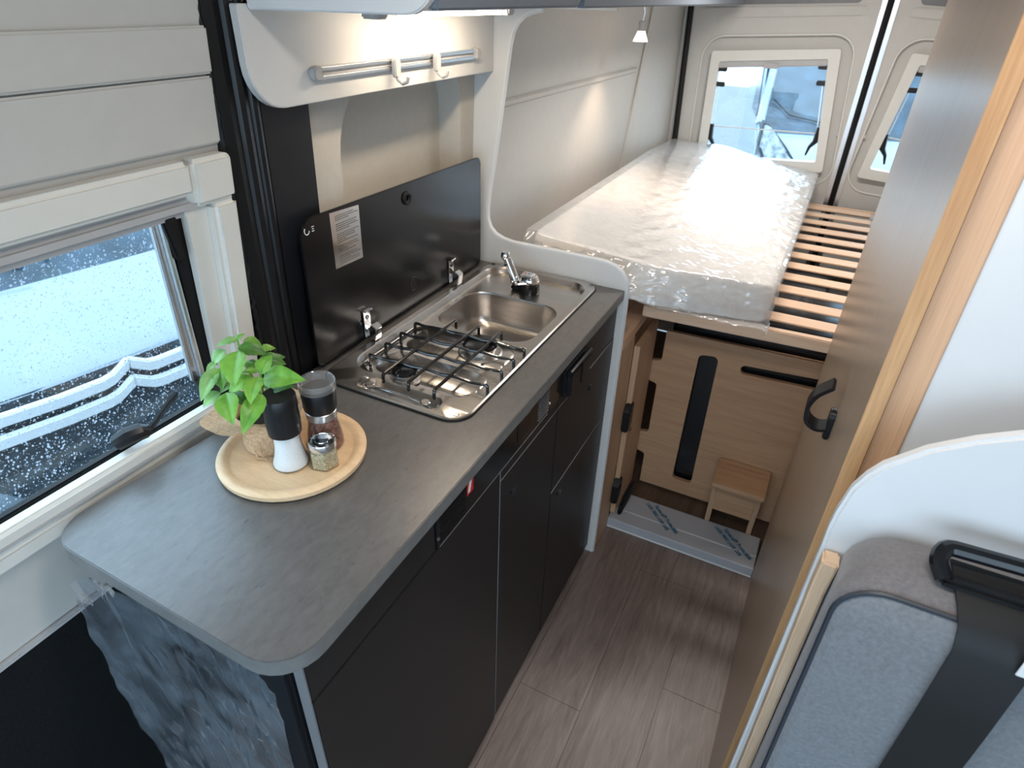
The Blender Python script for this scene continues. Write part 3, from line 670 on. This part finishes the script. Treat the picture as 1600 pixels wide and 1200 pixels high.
for pth in ([(QX, QY, ZB+.05), (-.718, .565, 1.10), (-.728, .560, 1.145), (-.731, .560, 1.182)], [(QX+.01, QY-.01, ZB+.05), (-.695, .555, 1.10), (-.681, .546, 1.135), (-.668, .540, 1.158)], [(QX-.01, QY, ZB+.05), (-.725, .555, 1.10), (-.738, .538, 1.135), (-.752, .540, 1.150)], [(QX+.005, QY+.01, ZB+.05), (-.71, .575, 1.10), (-.712, .590, 1.14), (-.72, .596, 1.15)]):
    MB().tube(pth, [.003, .0026, .0022, .0018], 7).build('stem', 'stem', pl)
LEAVES = [
 (-.695, .529, 1.183, -.674, .492, 1.152, .042, 'leaf'), (-.733, .561, 1.179, -.750, .537, 1.176, .014, 'leaf_pale'), (-.732, .561, 1.179, -.726, .570, 1.187, .011, 'leaf'),
 (-.737, .577, 1.167, -.724, .598, 1.151, .022, 'leaf'), (-.726, .557, 1.168, -.694, .578, 1.158, .024, 'leaf_dark'), (-.724, .595, 1.147, -.721, .619, 1.141, .017, 'leaf'),
 (-.753, .550, 1.158, -.765, .532, 1.141, .025, 'leaf_pale'), (-.759, .536, 1.143, -.762, .517, 1.136, .014, 'leaf_pale'), (-.749, .526, 1.140, -.742, .483, 1.112, .026, 'leaf_pale'),
 (-.743, .529, 1.140, -.726, .511, 1.121, .026, 'leaf'), (-.665, .537, 1.154, -.665, .560, 1.172, .028, 'leaf'), (-.674, .534, 1.155, -.683, .519, 1.159, .013, 'leaf'),
 (-.665, .541, 1.141, -.601, .554, 1.153, .038, 'leaf'), (-.704, .596, 1.135, -.703, .619, 1.130, .016, 'leaf_dark'), (-.680, .548, 1.106, -.632, .561, 1.129, .018, 'leaf_dark'),
 (-.660, .525, 1.152, -.643, .489, 1.136, .031, 'leaf'), (-.687, .531, 1.143, -.700, .501, 1.127, .026, 'leaf'), (-.702, .499, 1.126, -.671, .474, 1.100, .037, 'leaf'),
 (-.656, .521, 1.125, -.644, .466, 1.098, .034, 'leaf'), (-.707, .516, 1.116, -.679, .512, 1.104, .022, 'leaf_dark'), (-.726, .524, 1.122, -.726, .508, 1.117, .018, 'leaf_pale'),
 (-.736, .511, 1.110, -.745, .486, 1.098, .022, 'leaf_pale'), (-.706, .560, 1.141, -.719, .557, 1.146, .018, 'leaf_dark'), (-.700, .570, 1.150, -.672, .590, 1.140, .026, 'leaf_dark'),
 (-.690, .555, 1.120, -.660, .575, 1.118, .028, 'leaf_dark'), (-.720, .545, 1.125, -.735, .530, 1.108, .028, 'leaf_dark')]
EYE = Vector((0, 0, 1.6354))
rl = random.Random(4)
for bx_, by_, bz_, tx_, ty_, tz_, wd, mt in LEAVES:
    B = Vector((bx_, by_, bz_)); T = Vector((tx_, ty_, tz_)); ax = T-B; L_ = ax.length; ax.normalize()
    upv = (Vector((.25, -.45, .9))+Vector((rl.uniform(-.2, .2), rl.uniform(-.2, .2), 0))).normalized(); nrm = (upv-ax*upv.dot(ax)).normalized(); sd = ax.cross(nrm)
    B = B-ax*.003
    def lf(u, v):
        s = (v-.5)*2; prof = math.sin(PI*min(1, u**.78))**.9 if 0 < u < 1 else 0
        prof = max(.02, prof*(1-.18*u)) if u < 1 else .0
        h = .10*L_*math.sin(PI*u*.9)*1.2-.20*L_*u*u*.6
        cup = wd*.5*prof*(abs(s)*.55-.28*s*s)+.0012*math.cos(u*34-abs(s)*5)*prof*abs(s)
        return B+ax*(u*(L_+.004))+sd*(s*wd*.5*prof)+nrm*(h+cup)
    MB().grid(12, 8, lf).build('leaf', mt, pl, smooth=1.3)

# ------------------------------------------------------------------ hook board, lamp strip, lockers
wbd = tag(MB().prism(arc_poly([(.735, 1.468, .065), (1.4965, 1.468, 0), (1.4965, 1.610, 0), (.735, 1.610, 0)]), -.815, -.799, 'x').bevel(.0015).build('wall_board', 'white_board', None), 'white wall board with one rounded lower corner above the sink lid', 'panel')
rl_ = thing('hook_rail', 'slim aluminium hook rail with grey end caps on the white board', 'rail', (-.795, 1.13, 1.50))
for z in (1.5055, 1.5185): MB().box(-.799, -.789, .880, 1.392, z-.0035, z+.0035).bevel(.002).build('rail_bar', 'alu', rl_)
MB().box(-.799, -.796, .880, 1.392, 1.503, 1.521).build('rail_back', 'grey_plastic', rl_)
for y, s in ((.879, -1), (1.393, 1)):
    MB().prism(arc_poly([(y+s*.0, 1.501, 0), (y+s*.020, 1.501, .009), (y+s*.020, 1.523, .009), (y, 1.523, 0)]), -.799, -.785, 'x').bevel(.002).build('end_cap', 'grey_plastic', rl_)
for hy, gl in ((1.078, 'near grey plastic hook on the aluminium rail'), (1.220, 'far grey plastic hook on the aluminium rail')):
    hk = thing('coat_hook', gl, 'hook', (-.786, hy, 1.49), 'hooks on the rail')
    MB().prism(arc_poly([(hy-.009, 1.490, .004), (hy+.009, 1.490, .004), (hy+.009, 1.524, .007), (hy-.009, 1.524, .007)]), -.7885, -.778, 'x').bevel(.002).build('clip', 'grey_plastic', hk)
    MB().tube([(-.784, hy, 1.497), (-.780, hy, 1.486), (-.770, hy, 1.480), (-.760, hy, 1.484), (-.757, hy, 1.493)], [.004, .004, .0038, .0035, .0032], 8).build('hook', 'grey_plastic', hk)
lk = thing('overhead_locker', 'white overhead locker over the kitchen with slate blue flap and rounded end panel', 'cabinet', (-.65, 1.0, 1.611))
MB().prism(arc_poly([(-.798, 1.603, 0), (-.480, 1.606, .05), (-.480, 1.909, 0), (-.798, 1.909, 0)]), .752, .768, 'y').bevel(.002).build('end_panel', 'white_gloss', lk)
box('body', 'white_board', lk, -.80, -.505, .769, 1.255, 1.612, 1.908)
fl_ = MB().prism(arc_poly([(.769, 1.6115, 0), (1.262, 1.6135, .03), (1.262, 1.905, 0), (.769, 1.905, 0)]), -.504, -.488, 'x').bevel(.003).build('flap', 'flap_grey', lk)
lk2 = thing('overhead_locker', 'long overhead locker above the bed with slate blue flap and reading lamp', 'cabinet', (-.65, 2.2, 1.611))
box('body', 'white_board', lk2, -.80, -.505, 1.258, 3.10, 1.612, 1.908)
MB().prism(arc_poly([(1.268, 1.6115, 0), (3.12, 1.6150, .03), (3.12, 1.905, 0), (1.268, 1.905, 0)]), -.504, -.488, 'x').bevel(.003).build('flap', 'flap_grey', lk2)
ls = thing('lamp_strip', 'warm LED lamp strip under the overhead locker', 'lamp', (-.70, 1.15, 1.59))
MB().box(-.712, -.688, .905, 1.372, 1.6015, 1.6112).bevel(.002).build('housing', 'alu', ls)
MB().box(-.708, -.690, .985, 1.330, 1.5935, 1.6012).bevel(.002).build('diffuser', 'led', ls)
for y in (.900, 1.345): MB().box(-.716, -.684, y, y+.030, 1.5920, 1.6112).bevel(.003).build('clip', 'grey_plastic', ls)
a = area('lamp_strip_light', (-.699, 1.157, 1.5915), .02, .34, .55, (1, .80, .58)); 
rlp = thing('reading_lamp', 'small white cone reading lamp hanging above the bed', 'lamp', (-.676, 2.3, 1.505))
MB().lathe([(.012, .098), (.012, .106)], (-.676, 2.3, 1.505), 14, True, True).build('mount', 'grey_plastic', rlp)
MB().tube([(-.676, 2.3, 1.604), (-.672, 2.302, 1.588), (-.676, 2.3, 1.562)], .003, 8).build('stem', 'alu', rlp)
MB().lathe([(.0115, .030), (.0125, .056), (.009, .060)], (-.676, 2.3, 1.505), 22, True, True).build('collar', 'grey_plastic', rlp)
MB().lathe([(.0245, 0), (.0120, .0305)], (-.676, 2.3, 1.505), 22).build('shade', 'lamp_glow', rlp)
pt = bpy.data.lights.new('reading_lamp_bulb', 'SPOT'); pt.energy = 5; pt.color = (1, .74, .52); pt.shadow_soft_size = .012; pt.spot_size = 1.7; pt.spot_blend = .8
po = bpy.data.objects.new('reading_lamp_bulb', pt); C.objects.link(po); po.location = (-.676, 2.3, 1.512)

# ================================================================== BED AREA
bf = thing('slatted_bed', 'beech slatted bed base at the rear of the van', 'bed', (-.2, 2.4, .82))
MB().prism([(-.386, 1.672), (.60, 1.722), (.60, 1.747), (-.386, 1.697)], .832, .868, 'z').bevel(.003).build('front_rail', 'beech', bf)
for k in range(12):
    y = 1.795+.1145*k
    MB().box(-.70, .204, y-.030, y+.030, .8625, .8675).bevel(.002).build('slat', 'beech', bf)
    MB().box(.1965, .222, y-.036, y+.036, .853, .8620).bevel(.003).build('slat_holder', 'grey_plastic', bf)
MB().box(.205, .232, 1.75, 3.10, .842, .8528).bevel(.002).build('side_rail', 'beech_y', bf)
MB().box(.236, .262, 1.75, 3.12, .850, .872).bevel(.003).build('outer_rail', 'beech_y', bf)
MB().box(-.30, .232, 3.095, 3.122, .842, .866).bevel(.003).build('rear_rail', 'beech', bf)
MB().box(-.72, -.69, 1.75, 3.10, .830, .857).build('side_rail', 'beech_y', bf)
# mattress (foam block), leaning up towards the left wall
def mz(x): return .868+max(0, -x-.06)*.115
out = [(-.052, 3.13), (-.052, 1.725), (-.35, 1.605), (-.715, 1.575), (-.715, 2.80), (-.695, 3.155)]
op = arc_poly([(*p, .03) for p in out])
mt = tag(MB().loft([[(x+(-.38-x)*s, y+(2.35-y)*s*.4, mz(x)+h) for x, y in op] for s, h in ((.02, 0), (0, .012), (0, .098), (.02, .110))], True, True).build('mattress', 'foam', None, smooth=.9), 'cream foam mattress tilted on the bed slats inside plastic wrap', 'mattress')
wm = wig(21); wn = wig(33)
# film bag: draped sheet over the foam, hanging at front and right
def film2(u, v):
    # u: left -> right, v: front -> rear ; over-edge parts hang down
    x = -.735+u*.745; y = 1.47+v*1.71
    fy = 1.600+(x+.70)*.03 if x < -.35 else 1.61+(x+.35)*.40
    ht = mz(min(x, -.055))+.113
    w = max(0, min(1, (x+.62)/.35))
    wr = (.005*wm(x*1.3, y*.8, 12)+.0045*(1-abs(wn(x*1.6, y*.9, 30)))+.0025*wm(x*2, y*1.5, 60))*(.10+w)
    bumpy = .034*math.exp(-((x+.45)/.17)**2-((y-3.08)/.16)**2)+.02*math.exp(-((x+.25)/.12)**2-((y-2.92)/.12)**2)
    z = ht+abs(wr)*.9+bumpy
    if y < fy-.004:
        d_ = min(1, (fy-y)/.13); z = ht+.002-d_*.094+wr*.9; y = fy-.006-(fy-y)*.38+.012*wn(x*3, d_, 7)+.006*wm(x*4, d_*.5, 25)
    if x > -.052:
        e = (x+.052)/.062; z -= e*.10; x = -.046+.006*wm(y, z*3, 11)*e+.004
    if y > 2.75: x = max(x, -.742+(y-2.75)*.09)
    return (x, y, max(z, mz(x)+.003))
tag(MB().grid(150, 260, film2).build('plastic_wrap', 'mattress_film', None, smooth=1.2), 'crinkled clear plastic wrap over the foam mattress', 'plastic wrap')
# second wrapped mattress on the right, mostly behind the wardrobe
tag(MB().loft([[(x, y, .8725+h) for x, y in rrect(.268+s, .86-s, 1.80+s, 3.13-s, .03)] for s, h in ((.01, 0), (0, .012), (0, .095), (.012, .108))], True, True).build('mattress', 'white_gloss', None, smooth=.9), 'white wrapped mattress on the right behind the wardrobe door', 'mattress')
# boxes stowed below the bed
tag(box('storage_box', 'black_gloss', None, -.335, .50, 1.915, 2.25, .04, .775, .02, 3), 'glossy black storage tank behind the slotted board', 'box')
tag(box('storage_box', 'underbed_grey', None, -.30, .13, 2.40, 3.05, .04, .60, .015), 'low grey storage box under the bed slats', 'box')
# side cabinet below the bed
sc_ = thing('bed_cabinet', 'oak bed base cabinet with two black hinges beside the white partition', 'cabinet', (-.40, 1.7, 0))
box('side_panel', 'oak', sc_, -.412, -.392, 1.5145, 1.655, .001, .776, .0015)
box('back_panel', 'oak', sc_, -.70, -.395, 1.93, 1.948, .041, .776)
lf_ = MB().box(-.392, -.374, 1.662, 1.872, .052, .735).bevel(.0015).build('door', 'oak', sc_)
MB().disc_x(-.3745, -.3730, 1.705, .40, .008, 16).build('lock_hole', 'black_plastic', lf_)
MB().box(-.445, -.393, 1.530, 1.945, .777, .812).bevel(.003).build('top_beam', 'beech_y', sc_)
MB().box(-.445, -.408, 1.568, 1.610, .8125, .826).bevel(.003).build('stop_block', 'grey_plastic', sc_)
for z in (.478, .165):
    h = MB().prism(arc_poly([(1.637, z-.050, .004), (1.660, z-.050, .012), (1.682, z-.030, .006), (1.682, z+.052, .008), (1.664, z+.052, .012), (1.637, z+.030, .006)]), -.3915, -.368, 'x').bevel(.004).build('hinge', 'black_plastic', sc_)
    MB().box(-.369, -.3655, 1.640, 1.660, z+.018, z+.030).bevel(.001).build('hinge_clip', 'black_gloss', h)
bs = wig(41)
def bagf(u, v):
    a = 2*PI*u; r = .020+.008*math.sin(PI*v)+.008*bs(math.cos(a), math.sin(a)+v*2, 2.5)
    return (-.360+r*math.cos(a)*.42+.012*v, 1.682+.09*v+r*math.sin(a)*.7, .0475+.010+(.055*v)+r*math.sin(a)*.5)
tag(MB().grid(20, 12, bagf).build('black_bag', 'black_gloss', None, smooth=1.2, dbl=True), 'crumpled black plastic bag tucked by the step plate', 'bag')
# slotted stowage board
bd = arc_poly([(.30, .050, 0), (.30, .713, 0), (-.345, .698, 0), (-.345, .5840, .012), (-.384, .576, .006), (-.376, .497, .006), (-.347, .4900, .012), (-.347, .2810, .012), (-.384, .275, .006), (-.376, .190, .006), (-.347, .182, .012), (-.347, .050, 0)])
vs = arc_poly([(-.2306, .110, .014), (-.160, .110, .014), (-.165, .648, .018), (-.228, .640, .018)])
hsl = arc_poly([(-.092, .6075, .0155), (.160, .6165, .0185), (.160, .6545, .0185), (-.092, .6395, .0155)])
tag(MB().prism(bd, 1.885, 1.900, 'y', [vs, hsl]).build('slotted_board', 'oak_h', None), 'oak board with one tall and one wide slot standing under the bed', 'board')
# step stool
so2 = thing('step_stool', 'small oak step stool with slotted top in front of the slotted board', 'stool', (0, 1.80, .04))
sl2 = arc_poly([(-.055, 1.852, .002), (.062, 1.852, .002), (.062, 1.856, .002), (-.055, 1.856, .002)])
MB().prism(rrect(-.081, .088, 1.732, 1.880, .003), .252, .268, 'z', [sl2]).build('top', 'oak_h', so2)
for x0 in (-.078, .066): MB().prism([(1.799, .0405), (1.835, .0405), (1.876, .0405), (1.876, .2515), (1.762, .2515)], x0, x0+.016, 'x').build('leg', 'oak', so2)
MB().box(-.0615, .0655, 1.772, 1.786, .125, .2515).build('apron', 'oak_h', so2)

# ================================================================== WARDROBE AND SEAT
wd_ = thing('wardrobe', 'tall oak wardrobe with ajar door along the right of the aisle', 'wardrobe', (.45, 1.2, 0))
MB().box(.137, .92, .803, 1.638, .001, 1.905).build('body', 'oak_door', wd_)
wdd = MB().box(.117, .1355, .778, 1.640, .003, 1.90).bevel(.0008).build('door', 'oak_door', wd_)
MB().box(.1166, .1362, .7765, .7778, .003, 1.90).bevel(.0004).build('edge_band', 'oak_edge', wdd)
MB().box(.138, .1735, .795, .8028, .001, 1.905).bevel(.002).build('front_post', 'oak_warm', wd_)
struct(box('wall_washroom', 'white_gloss', None, .1745, .93, .80, .8025, .001, 1.905))
# mirror-like panel at the far right of the washroom wall
hb = MB().prism(rrect(1.016, 1.046, .990, 1.052, .014), .1075, .1169, 'x').bevel(.002)
hb.ribbon(rc([(.110, 1.030, 1.016), (.092, 1.030, 1.010), (.074, 1.030, 1.022), (.070, 1.028, 1.052), (.078, 1.024, 1.080), (.098, 1.020, 1.103)], .010, 4), (0, .024, .007), .0068)
hb.build('handle', 'black_plastic', wdd)['label'] = 'black curved hook handle'

# bench: white shell, timber trim, grey cushion and belt
bn = thing('bench_seat', 'grey upholstered bench backrest in a white curved shell at lower right', 'seat', (.37, .66, 0))
sh = [(.117, .02), (.117, 1.04), (.1165, 1.068), (.1180, 1.095), (.1235, 1.135), (.1330, 1.160), (.1446, 1.180), (.178, 1.216), (.2166, 1.2436), (.250, 1.262), (.32, 1.285), (.45, 1.31), (.90, 1.33), (.90, .02)]
MB().prism(sh, .700, .718, 'y').bevel(.004, 2).build('shell', 'white_gloss', bn)
def hpost(t): return
MB().loft([[(x0, .672, z), (x1, .672, z), (x1, .699, z), (x0, .699, z)] for x0, x1, z in ((.128, .142, .02), (.124, .140, .60), (.121, .138, .85), (.119, .137, .98), (.1195, .140, 1.036))], True, True).bevel(.003).build('timber_trim', 'light_trim', bn)
# front face lies in the y = .596 plane, top surface rises to the shell
fr = arc_poly([(.146, .30, 0), (.78, .30, 0), (.78, 1.083, .04), (.134, 1.086, .050)])
MB().loft([[(x+(.45-x)*s*.06, y, z+(.7-z)*s*.06) for x, z in fr] for s, y in ((.5, .588), (0, .600))], True, False).build('cushion_front', 'fabric', bn, smooth=.9)
tp2 = arc_poly([(.136, .30, 0), (.78, .30, 0), (.78, 1.090, .055), (.128, 1.094, .055)])
tp3 = arc_poly([(.1425, .30, 0), (.78, .30, 0), (.78, 1.098, .06), (.140, 1.102, .06)])
tp4 = arc_poly([(.1445, .30, 0), (.78, .30, 0), (.78, 1.088, .06), (.1425, 1.090, .06)])
MB().loft([[(x, y, z) for x, z in P_] for P_, y in ((fr, .601), (tp2, .612), (tp3, .645), (tp3, .672), (tp4, .696))], False, True).build('cushion_border', 'fabric_top', bn, smooth=.9)
pipe = [(x, .5985, z) for x, z in fr if z > .31]
MB().tube([(.146, .5985, .31)]+pipe[::-1], .0032, 6).build('piping', 'piping', bn)
MB().tube([(.150, .5895, .690), (.26, .5870, .655), (.45, .5870, .640)], .0026, 6).build('piping', 'piping', bn)
bl = thing('seat_belt', 'black seat belt running down over the grey bench cushion', 'seat belt', (.283, .6, 1.0))
MB().ribbon([(.268, .662, 1.110), (.270, .640, 1.107), (.274, .605, 1.098), (.278, .588, 1.085), (.281, .580, 1.06), (.283, .5795, .95), (.285, .5800, .80), (.285, .5805, .45)], (.068, 0, 0), .003).build('webbing', 'belt', bl, smooth=.9)
MB().tube(rc([(.226, .628, 1.108), (.216, .642, 1.120), (.222, .656, 1.130), (.30, .660, 1.130), (.42, .664, 1.130)], .008), [.009]+[.0095]*50 if False else .0095, 10).build('guide_bar', 'black_gloss', bl)
MB().box(.222, .42, .622, .640, 1.100, 1.112).bevel(.004).build('guide_plate', 'black_plastic', bl)
MB().box(.302, .326, .5755, .5775, 1.060, 1.102).bevel(.0005).build('belt_label', 'white_label', bl)

# ================================================================== OUTSIDE
struct(box('ground', 'asphalt', None, -14, 14, -8, 22, -.72, -.65))
def make_van(label):
    v = thing('van', label, 'van', (0, 0, 0), 'parked vans outside')
    def sect(pts, x): return [(x+f, s, z) for s, z, f in pts]
    # nose built from horizontal bands across the width; plan is slightly bowed
    def bow(s): return -.10*(abs(s)/.98)**3
    ss = [-.98, -.93, -.8, -.6, -.3, 0, .3, .6, .8, .93, .98]
    def band(rows): return [[(x+bow(s)-(0.05 if abs(s) > .95 else 0), s, z) for s in ss] for x, z in rows]
    MB().loft(band([(-.02, .26), (.02, .32), (.045, .46), (.02, .52)]), closed=False).build('bumper', 'van_white', v, smooth=.9)
    MB().loft(band([(-.05, .16), (.0, .26)]), closed=False).build('lower_grille', 'van_dark', v)
    gs = [-1, -.75, -.45, 0, .45, .75, 1]
    gb = lambda rows: [[(x+bow(s*hw), s*hw, z) for s in gs] for x, z in rows for hw in [.46+.36*min(1, max(0, (z-.25)/.35))]]
    MB().loft(gb([(.052, .22), (.060, .42), (.045, .70), (.03, .795)]), closed=False).build('grille', 'van_dark', v)
    for z, hl in ((.640, .62), (.735, .86)):
        for sg in (-1, 1):
            path = [(.070+bow(hl*sg), hl*sg, z), (.080, .30*sg, z), (.082, .125*sg, z), (.085, .080*sg, z+.010), (.088, .0, z+.060)]
            MB().ribbon(path, (0.012, 0, .060), .03).bevel(.006).build('chrome_bar', 'van_chrome', v, smooth=.9)
    MB().loft(band([(.035, .785), (.02, .81), (-.10, .88), (-.30, .98), (-.50, 1.05)]), closed=False).build('bonnet', 'van_white', v, smooth=.9)
    MB().loft(band([(.0, .50), (.02, .60), (.015, .70), (.01, .79)]), closed=False).build('front_panel', 'van_white', v, smooth=.9)
    for sg in (-1, 1):
        hp = [(.52, .80), (.68, .76), (.88, .84), (.960, .98), (.955, 1.20), (.88, 1.17), (.70, .97)]
        MB().prism([((s-.01+.03*(s > .8))*sg, z+(.018 if z > .95 else -.02)) for s, z in hp], -.17, -.012, lambda u, w_, a: (a+bow(u)*1.0+.05, u, w_)).build('headlight_surround', 'van_dark', v)
        MB().prism([(s*sg, z) for s, z in hp], -.16, .0, lambda u, w_, a: (a+bow(u)*1.0+.05, u, w_)).bevel(.012).build('headlight', 'head_light', v)
    MB().loft([[(-.50+bow(s)*.6, s, 1.05) for s in ss], [(-.82+bow(s)*.8, s*.96, 1.45) for s in ss], [(-1.18+bow(s)*.9, s*.90, 1.86) for s in ss]], closed=False).build('windscreen', 'van_glass', v, smooth=.9)
    for sg in (-1, 1):
        MB().tube([(-.57, .95*sg, 1.12), (-.88, .91*sg, 1.46), (-1.25, .86*sg, 1.87)], .045, 8).build('pillar', 'van_white', v)
        MB().prism([(-.2, .30), (-2.6, .30), (-2.6, 2.4), (-1.3, 2.2), (-1.22, 1.88), (-.62, 1.13), (-.2, 1.02)], .955*sg, .975*sg, lambda u, w_, a: (u, a, w_)).build('side_panel', 'van_white', v)
        MB().prism(arc_poly([(-.78, 1.15, .05), (-1.55, 1.15, .05), (-1.55, 1.78, .08), (-1.26, 1.78, .06)]), .978*sg, .984*sg, lambda u, w_, a: (u, a, w_)).build('side_window', 'van_glass', v)
        MB().tube([(-.55+.02, -.02+sg*.05, 1.14), (-.62, -.28+sg*.38, 1.22), (-.74, -.3+sg*.55, 1.36)], .008, 6).build('wiper', 'black_plastic', v)
        MB().lathe([(.20, -.11), (.34, -.10), (.34, .10), (.20, .11)], (0, 0, 0), 24, True, True).bm.free()
        wh = MB(); wh.prism([(-.75+.33*math.cos(2*PI*q/28), .33+.33*math.sin(2*PI*q/28)) for q in range(28)], sg*.78, sg*.985, lambda u, w_, a: (u, a, w_)); wh.bevel(.02).build('wheel', 'black_rubber', v)
    MB().prism([(-1.18, 1.86), (-1.4, 2.2), (-2.6, 2.42), (-2.6, 2.36), (-1.4, 2.14)], -.88, .88, lambda u, w_, a: (u, a, w_)).build('roof', 'van_white', v)
    MB().prism([(-.6, .25), (-2.6, .25), (-2.6, 2.3), (-1.5, 2.1)], -.94, .94, lambda u, w_, a: (u, a, w_)).build('cab_core', 'van_dark', v)
    return v
vanA = make_van('white van parked nose-on outside the sliding door window with chevron grille bars')
vanB = copy_tree(vanA); vanB['label'] = 'white van with large headlight seen through the left rear door window'
vanA.location = (-2.74, 1.45, -.65); vanA.rotation_euler = (0, 0, math.radians(-9.6))
vanB.location = (.22, 7.45, -.65); vanB.rotation_euler = (0, 0, math.radians(-90+12))
